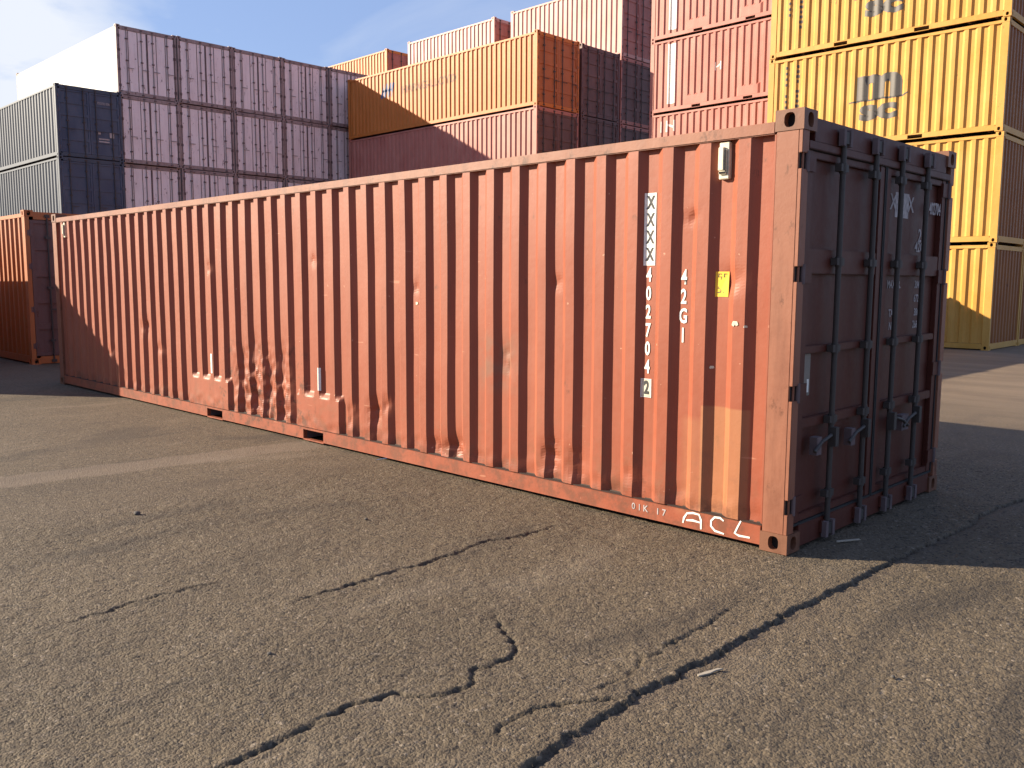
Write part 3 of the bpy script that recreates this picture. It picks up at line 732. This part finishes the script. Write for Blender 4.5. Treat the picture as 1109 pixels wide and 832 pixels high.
for q, zz in ((-.02, 1.64), (.018, 1.64), (-.02, 1.57), (.018, 1.57)):
    S('lettering', strokes_bm([[(-.012,-.022),(.010,-.018),(.012,.006),(-.008,.004),(-.006,.024),(.012,.022)]], .007), 'lk', -.522+q, zz, .004)
for px, pz, a, b in ((-.40,1.36,.032,.034),(-.33,1.345,.014,.016),(-.57,1.08,.016,.02),(-3.50,1.42,.012,.03),(-8.9,.95,.05,.008)):
    S('paint_chip', text_mesh('.', 1, 0) if False else strokes_bm([[(-a/2,-b/3),(-a/5,b/4),(a/4,b/5),(a/2,-b/4)]], max(.006, b*.8)), 'cream', px, pz, .004)
for cx, cz in ((-7.19, .655), (-4.965, .652)): S('paint_mark', rect_bm(.036, .225), 'lw', cx, cz, .004, label='white vertical paint mark above the fork pocket')
# chalky hand painted letters on the rail
def R_(bm, mat, cx, cz, lab=None): return on_side('graffiti', bm, mat, cx, cz, root, .0025, None, .004, (1,1), None, lab)
R_(strokes_bm([[(-.085,-.035),(-.078,.0),(-.055,.035),(-.01,.045),(.035,.042),(.05,.01),(.052,-.05)],[(-.06,-.012),(-.01,-.004),(.045,-.008)]], .014), 'lw', -.645, .090, 'hand painted white letters')
R_(strokes_bm([[(.045,.03),(.02,.045),(-.02,.042),(-.045,.015),(-.045,-.02),(-.015,-.045),(.05,-.052)]], .013), 'lw', -.475, .096)
R_(strokes_bm([[(-.01,.05),(-.03,.01),(-.05,-.035),(-.02,-.045),(.055,-.042)]], .013), 'lw', -.30, .100)
for ch, px in zip('01KL17', (-1.13,-1.08,-1.03,-.98,-.93,-.88)):
    if ch != 'L': R_(text_mesh(ch, .062, .001), 'lwfade', px, .092)
# ventilator near the top, and a second at the far end
for vx in (-.525, -11.75):
    v = MB(); v.box(vx-.030, vx+.040, .022, .056, 2.235, 2.455, 'cream'); v.box(vx-.026, vx+.012, .002, .022, 2.285, 2.425, 'cream')
    v.box(vx+.014, vx+.030, .010, .021, 2.27, 2.41, 'dark'); v.box(vx-.024, vx+.030, .006, .021, 2.262, 2.283, 'dark')
    v.build('ventilator', root, bevel=.004)
# far away copies come from here on ------------------------------------------------
h, r = 2.591, 2.896
def proto(key, name, *a, **k):
    o, d = container(name, *a, **k); PROTO[key] = (o, False); return o, d
Z0 = (0, 0, -50)
BRK = lambda L, pit=PIT: corr_breaks(-L+.2, -.17, XB, pit)

# yellow 20 foot boxes
o, d = proto('yellow', 'yellow_container', 6.058, h, ('yellow','yellow','yellow_end_shaded'), Z0, end='wall')
B20 = BRK(6.058)
def Y(bm, mat, cx, cz, sc_=(1,1)): return on_side('lettering', bm, mat, cx, cz, o, .004, d, .012, sc_, B20)
Y(text_mesh('m', 1.35, .075), 'lgrey', -2.97, 1.52, (1.12, .82))
Y(text_mesh('sc', 1.05, .06), 'lgrey', -2.97, .86, (1.08, .66))
Y(strokes_bm([[(-.78,-.02),(-.45,.0),(-.15,-.01),(.1,.01),(.4,-.005),(.62,.01),(.74,.07)]], .045), 'lgrey', -2.97, 1.13)
for i in range(13):
    if i != 4:
        Y(rect_bm(.05+.02*(i % 3), .075), 'lgrey', -5.20, 2.28-i*.13); 
        if i < 9: Y(rect_bm(.06, .07), 'lgrey', -5.52, 2.28-i*.15)
# red 20 foot boxes with pocket plates and label strips
o, d = proto('redp', 'red_container', 6.058, h, ('red','red','brown'), Z0, panels=True)
on_side('label_strip', rect_bm(.34, 2.10), 'lw', -5.12, 1.33, o, .003, d, .012, (1,1), B20)
for i in range(11): on_side('lettering', rect_bm(.05, .08), 'lgl', -5.12, 2.2-i*.17, o, .006, d, .012, (1,1), B20)
on_side('lettering', strokes_bm([[(-.11,-.14),(-.11,.14)],[(.11,-.14),(.11,.14)],[(-.11,-.04),(.11,.05)]], .06), 'lw', -3.2, 1.3, o, .004, d, .012, (1,1), B20)
o, d = proto('redm', 'red_container', 6.058, h, ('red','red','brown'), Z0)
on_side('lettering', strokes_bm([[(-.16,-.2),(-.16,.2)],[(.16,-.2),(.16,.2)],[(-.16,.06),(.16,-.05)]], .09), 'lw', -5.12, 2.08, o, .004, d, .012, (1,1), B20)
on_side('lettering', strokes_bm([[(-.1,-.2),(-.1,.2)]], .05), 'lw', -5.42, 2.08, o, .004, d, .012, (1,1), B20)
hb = 2.743
proto('redc', 'red_container', 6.4, hb, ('red','red','brown'), Z0)
proto('pink20', 'red_container', 6.5, 3.05, ('pink','pink','red'), Z0)
proto('orange20', 'orange_container', 6.5, 3.05, ('orange','orange','red'), Z0)
proto('red40', 'red_container', 12.192, hb, ('red','red','brown'), Z0)
o, d = proto('orange40', 'orange_container', 12.192, hb, ('orange','orange','orange_red'), Z0)
B40 = BRK(12.192)
on_side('lettering', text_mesh('HAPAG-LLOYD', .62, .012), 'lorange', -6.4, 1.70, o, .004, d, .012, (.86,.72), B40)
bm = strokes_bm([[(-.42,-.28),(-.22,.32)],[(-.20,-.28),(.0,.32)],[(-.34,.02),(.36,.02)],[(.06,-.28),(.26,.32)],[(.28,-.28),(.46,.30)]], .15)
on_side('emblem', bm, 'lblue', -9.2, 1.82, o, .005, d, .012, (1,1), B40)
proto('brown40', 'brown_container', 12.192, hb, ('brown','brown','brown'), Z0)
o, d = proto('blue40', 'blue_container', 12.192, 2.66, ('bluegrey','bluegrey','blue'), Z0, pit=.33)
on_end('lettering', rect_bm(.17, .19), 'lwfade', 2.02, .95, o, x=-.012); on_end('lettering', rect_bm(.10, .10), 'lwfade', 1.55, 1.0, o, x=-.012)
on_end('lettering', text_mesh('XXXX 000', .13, .002), 'lwfade', 1.75, 2.12, o, x=-.012, scale=(.8,1))
for zz in (.78, .68): on_end('lettering', rect_bm(.4, .05), 'lwfade', 1.72, zz, o, x=-.012)
o, d = proto('reefer', 'refrigerated_container', 12.192, 2.66, ('white','reefer_frame','white_end'), Z0, reefer=True)
on_side('emblem', strokes_bm([[(-.3,.1),(-.1,.38),(.15,.30),(.3,.42)],[(-.25,-.05),(-.3,-.42),(.32,-.40),(.22,-.1)]], .09), 'lgl', -4.6, 1.35, o, .006, None, .012)
o, d = proto('reefer_low', 'refrigerated_container', 12.192, 2.896, ('white','reefer_frame','white_end'), Z0, reefer=True)
o, d = proto('blue_low', 'blue_container', 12.192, 2.896, ('bluegrey','bluegrey','blue'), Z0, pit=.33)
proto('small40', 'orange_red_container', 12.192, r, ('orange_red','orange_red','brown'), Z0)
# boxes of which nothing shows: one mesh each
proto('hidyellow', 'yellow_container', 6.058, h, ('yellow','yellow','yellow_end_shaded'), Z0, end='wall', bare=True)
proto('hid40', 'red_container', 12.192, h, ('red','red','brown'), Z0, bare=True)
proto('hidc40', 'red_container', 12.192, hb, ('red','red','brown'), Z0, bare=True)
proto('hidc20', 'red_container', 6.4, hb, ('red','red','brown'), Z0, bare=True)
proto('hid20', 'red_container', 6.058, h, ('red','red','brown'), Z0, bare=True)
proto('hidreefer', 'refrigerated_container', 12.192, 3.354, ('white','reefer_frame','white_end'), Z0, bare=True, reefer=True)
proto('hidblue', 'blue_container', 12.192, 3.354, ('bluegrey','bluegrey','blue'), Z0, bare=True)
index_children()

# yellow stack on the right
yr = R(.81); nm = ['bottom', 'second from the ground', 'third from the ground', 'top visible']
lab = ['bottom yellow container of the right stack, standing on the asphalt',
       'yellow container second from the ground in the right stack, mostly behind the near red one',
       'yellow container with the whole dark two line logo, in the right stack',
       'topmost yellow container of the right stack, showing only the lower logo line']
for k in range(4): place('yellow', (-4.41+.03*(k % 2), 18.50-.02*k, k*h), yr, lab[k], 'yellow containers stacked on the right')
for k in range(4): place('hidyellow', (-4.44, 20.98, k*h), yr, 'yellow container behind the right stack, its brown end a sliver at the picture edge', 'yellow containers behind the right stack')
# red 20 foot stack behind the yellow one
lab = {2: 'faded red container just above the near container, with bold white mark',
       3: 'faded red container with tall white strip and small white mark, left of the yellow stack',
       4: 'topmost faded red container with white strip, left of the yellow stack'}
for k in range(5):
    key = 'hid20' if k < 2 else ('redm' if k == 2 else 'redp')
    place(key, (-11.66, 22.75, k*h), R(.06), lab.get(k, 'red container hidden at the bottom of the stack left of the yellow ones'), 'faded red containers beside the yellow stack')
# centre block: orange and brown columns of 40 foot boxes, then 20 foot columns behind
hb = 2.743
place('orange40', (-21.1, 20.25, 3*hb), 0, 'orange container with faded brown lettering and a blue emblem, on top of a red one', 'containers of the centre block')
place('red40', (-21.1, 20.25, 2*hb), 0, 'red container directly below the orange one with lettering', 'containers of the centre block')
for k in range(2): place('hidc40', (-21.1, 20.25, k*hb), 0, 'red container hidden below the orange and red pair in the centre', 'containers of the centre block')
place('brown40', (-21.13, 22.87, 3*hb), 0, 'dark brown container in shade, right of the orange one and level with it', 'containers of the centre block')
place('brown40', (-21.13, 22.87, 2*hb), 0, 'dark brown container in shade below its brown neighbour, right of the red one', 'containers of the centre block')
for k in range(2): place('hidc40', (-21.13, 22.87, k*hb), 0, 'red container hidden below the dark brown pair in the centre', 'containers of the centre block')
place('pink20', (-21.2, 25.47, 4*hb), 0, 'tall pale red container above the brown ones, its sunlit side reaching the top edge', 'containers of the centre block')
for k in (2, 3): place('redc', (-21.2, 25.47, k*hb), 0, ['red container third from the ground under the tall pale red one', 'red container fourth from the ground under the tall pale red one'][k-2], 'containers of the centre block')
place('pink20', (-28.8, 25.47, 4*hb), 0, 'pinkish red container peeping over the middle of the orange one', 'containers of the centre block')
place('orange20', (-37.1, 25.47, 4*hb), 0, 'pale orange container peeping over the left end of the orange one', 'containers of the centre block')
for X_, n0 in ((-21.2, 2), (-28.8, 4), (-37.1, 4)):
    for k in range(n0): place('hidc20', (X_, 25.47, k*hb), 0, 'red container hidden in the rear row of the centre block', 'containers of the centre block')
# white refrigerated boxes, door ends to the camera
cols = ['leftmost', 'second', 'middle', 'fourth', 'rightmost']
rows = {2: 'third row down', 3: 'second row down', 4: 'top row'}
zt = [0, 3.354, 6.25, 8.91]
for c in range(5):
    for k in range(4):
        x = -33.95+[0, -.05, .04, -.02, .03][(c+k) % 5]; y = 9.85+c*2.455
        rl_ = {3: 'top', 2: 'middle', 1: 'lowest visible'}.get(k)
        if k == 0: place('hidreefer', (x, y, 0), 0, 'white refrigerated container hidden at the foot of the white block', 'white refrigerated containers')
        else:
            s = 'rust stained white refrigerated container, %s column, %s row of the white block' % (cols[c], rl_)
            if k == 3 and c == 0: s = 'white refrigerated container with blazing sunlit side, top left corner of the white block'
            place('reefer' if k > 1 else 'reefer_low', (x, y, zt[k]), 0, s, 'white refrigerated containers')
for k, lb in ((2, 'upper dark blue container with blue grey sunlit side, left of the white block'), (1, 'lower dark blue container, just above the small orange red one on the left')):
    place('blue40' if k > 1 else 'blue_low', (-33.7, 7.40, zt[k]), 0, lb, 'dark blue containers')
place('hidblue', (-33.7, 7.40, 0), 0, 'dark blue container hidden at the bottom of the blue stack', 'dark blue containers')
# orange red box on the ground beyond the far end of the near one
place('small40', (-15.79, .70, 0), 0, 'orange red container on the ground at the far left, half in shadow')
# box beyond the left edge that throws the shadow over the far end
place('hid40', (-14.26, -3.10, 0), 0, 'red container on the ground beyond the left edge, throwing the shadow', cat='container')
# ground row behind the near container
for k in range(4): place('hid40', (-8.05, 6.75+k*2.47, 0), 0, 'red container hidden on the ground behind the near container', 'containers hidden behind the near one')
for kk, (p, used) in PROTO.items():
    if not used: print('UNUSED', kk)
# ------------------------------------------------------------------ litter
def scrap(name, pts, th, mat, loc, rz, label, cat):
    mb = MB(); n = len(pts); vs = [(x, y, 0) for x, y in pts]+[(x, y, th) for x, y in pts]
    mb.quads(vs, [tuple(range(n))[::-1], tuple(range(n, 2*n))]+[(i, (i+1) % n, n+(i+1) % n, n+i) for i in range(n)], mat)
    o = mb.build(name, None, bevel=th*.2); o.location = loc; o.rotation_euler = (R(6), R(-4), rz); tag(o, label, cat)
scrap('wood_splinter', [(-.06,-.007),(.0,-.012),(.03,-.006),(.072,-.008),(.05,.006),(-.02,.008),(-.055,.006)], .007, 'pale', (.53,-1.68,-.012), R(70), 'pale wood splinter lying in the long crack', 'debris')
scrap('plastic_strip', [(-.08,-.01),(.08,-.006),(.075,.01),(-.07,.012)], .005, 'pale', (.13,.55,.004), R(50), 'pale strip of litter in the shade before the doors', 'debris')
for i, (x, y, s) in enumerate([(-3.62,-2.35,.022),(-.9,-2.9,.012),(1.1,-1.2,.010),(-2.4,-1.3,.012)]):
    bm = bmesh.new(); bmesh.ops.create_icosphere(bm, subdivisions=2, radius=s)
    for v in bm.verts: v.co += v.co*.3*noise.noise(v.co*60+Vector((i,0,0))); v.co.z *= .65
    me = bpy.data.meshes.new('pebble'); bm.to_mesh(me); bm.free(); me.materials.append(M['stone']); o = link('pebble', me); o.location = (x, y, s*.3)
    tag(o, ['dark pebble on the asphalt at left, the biggest', 'small dark pebble near the crooked crack', 'tiny dark pebble right of the long crack', 'small dark pebble in front of the fork pockets'][i], 'pebble', 'pebbles on the asphalt')
bpy.context.view_layer.update()
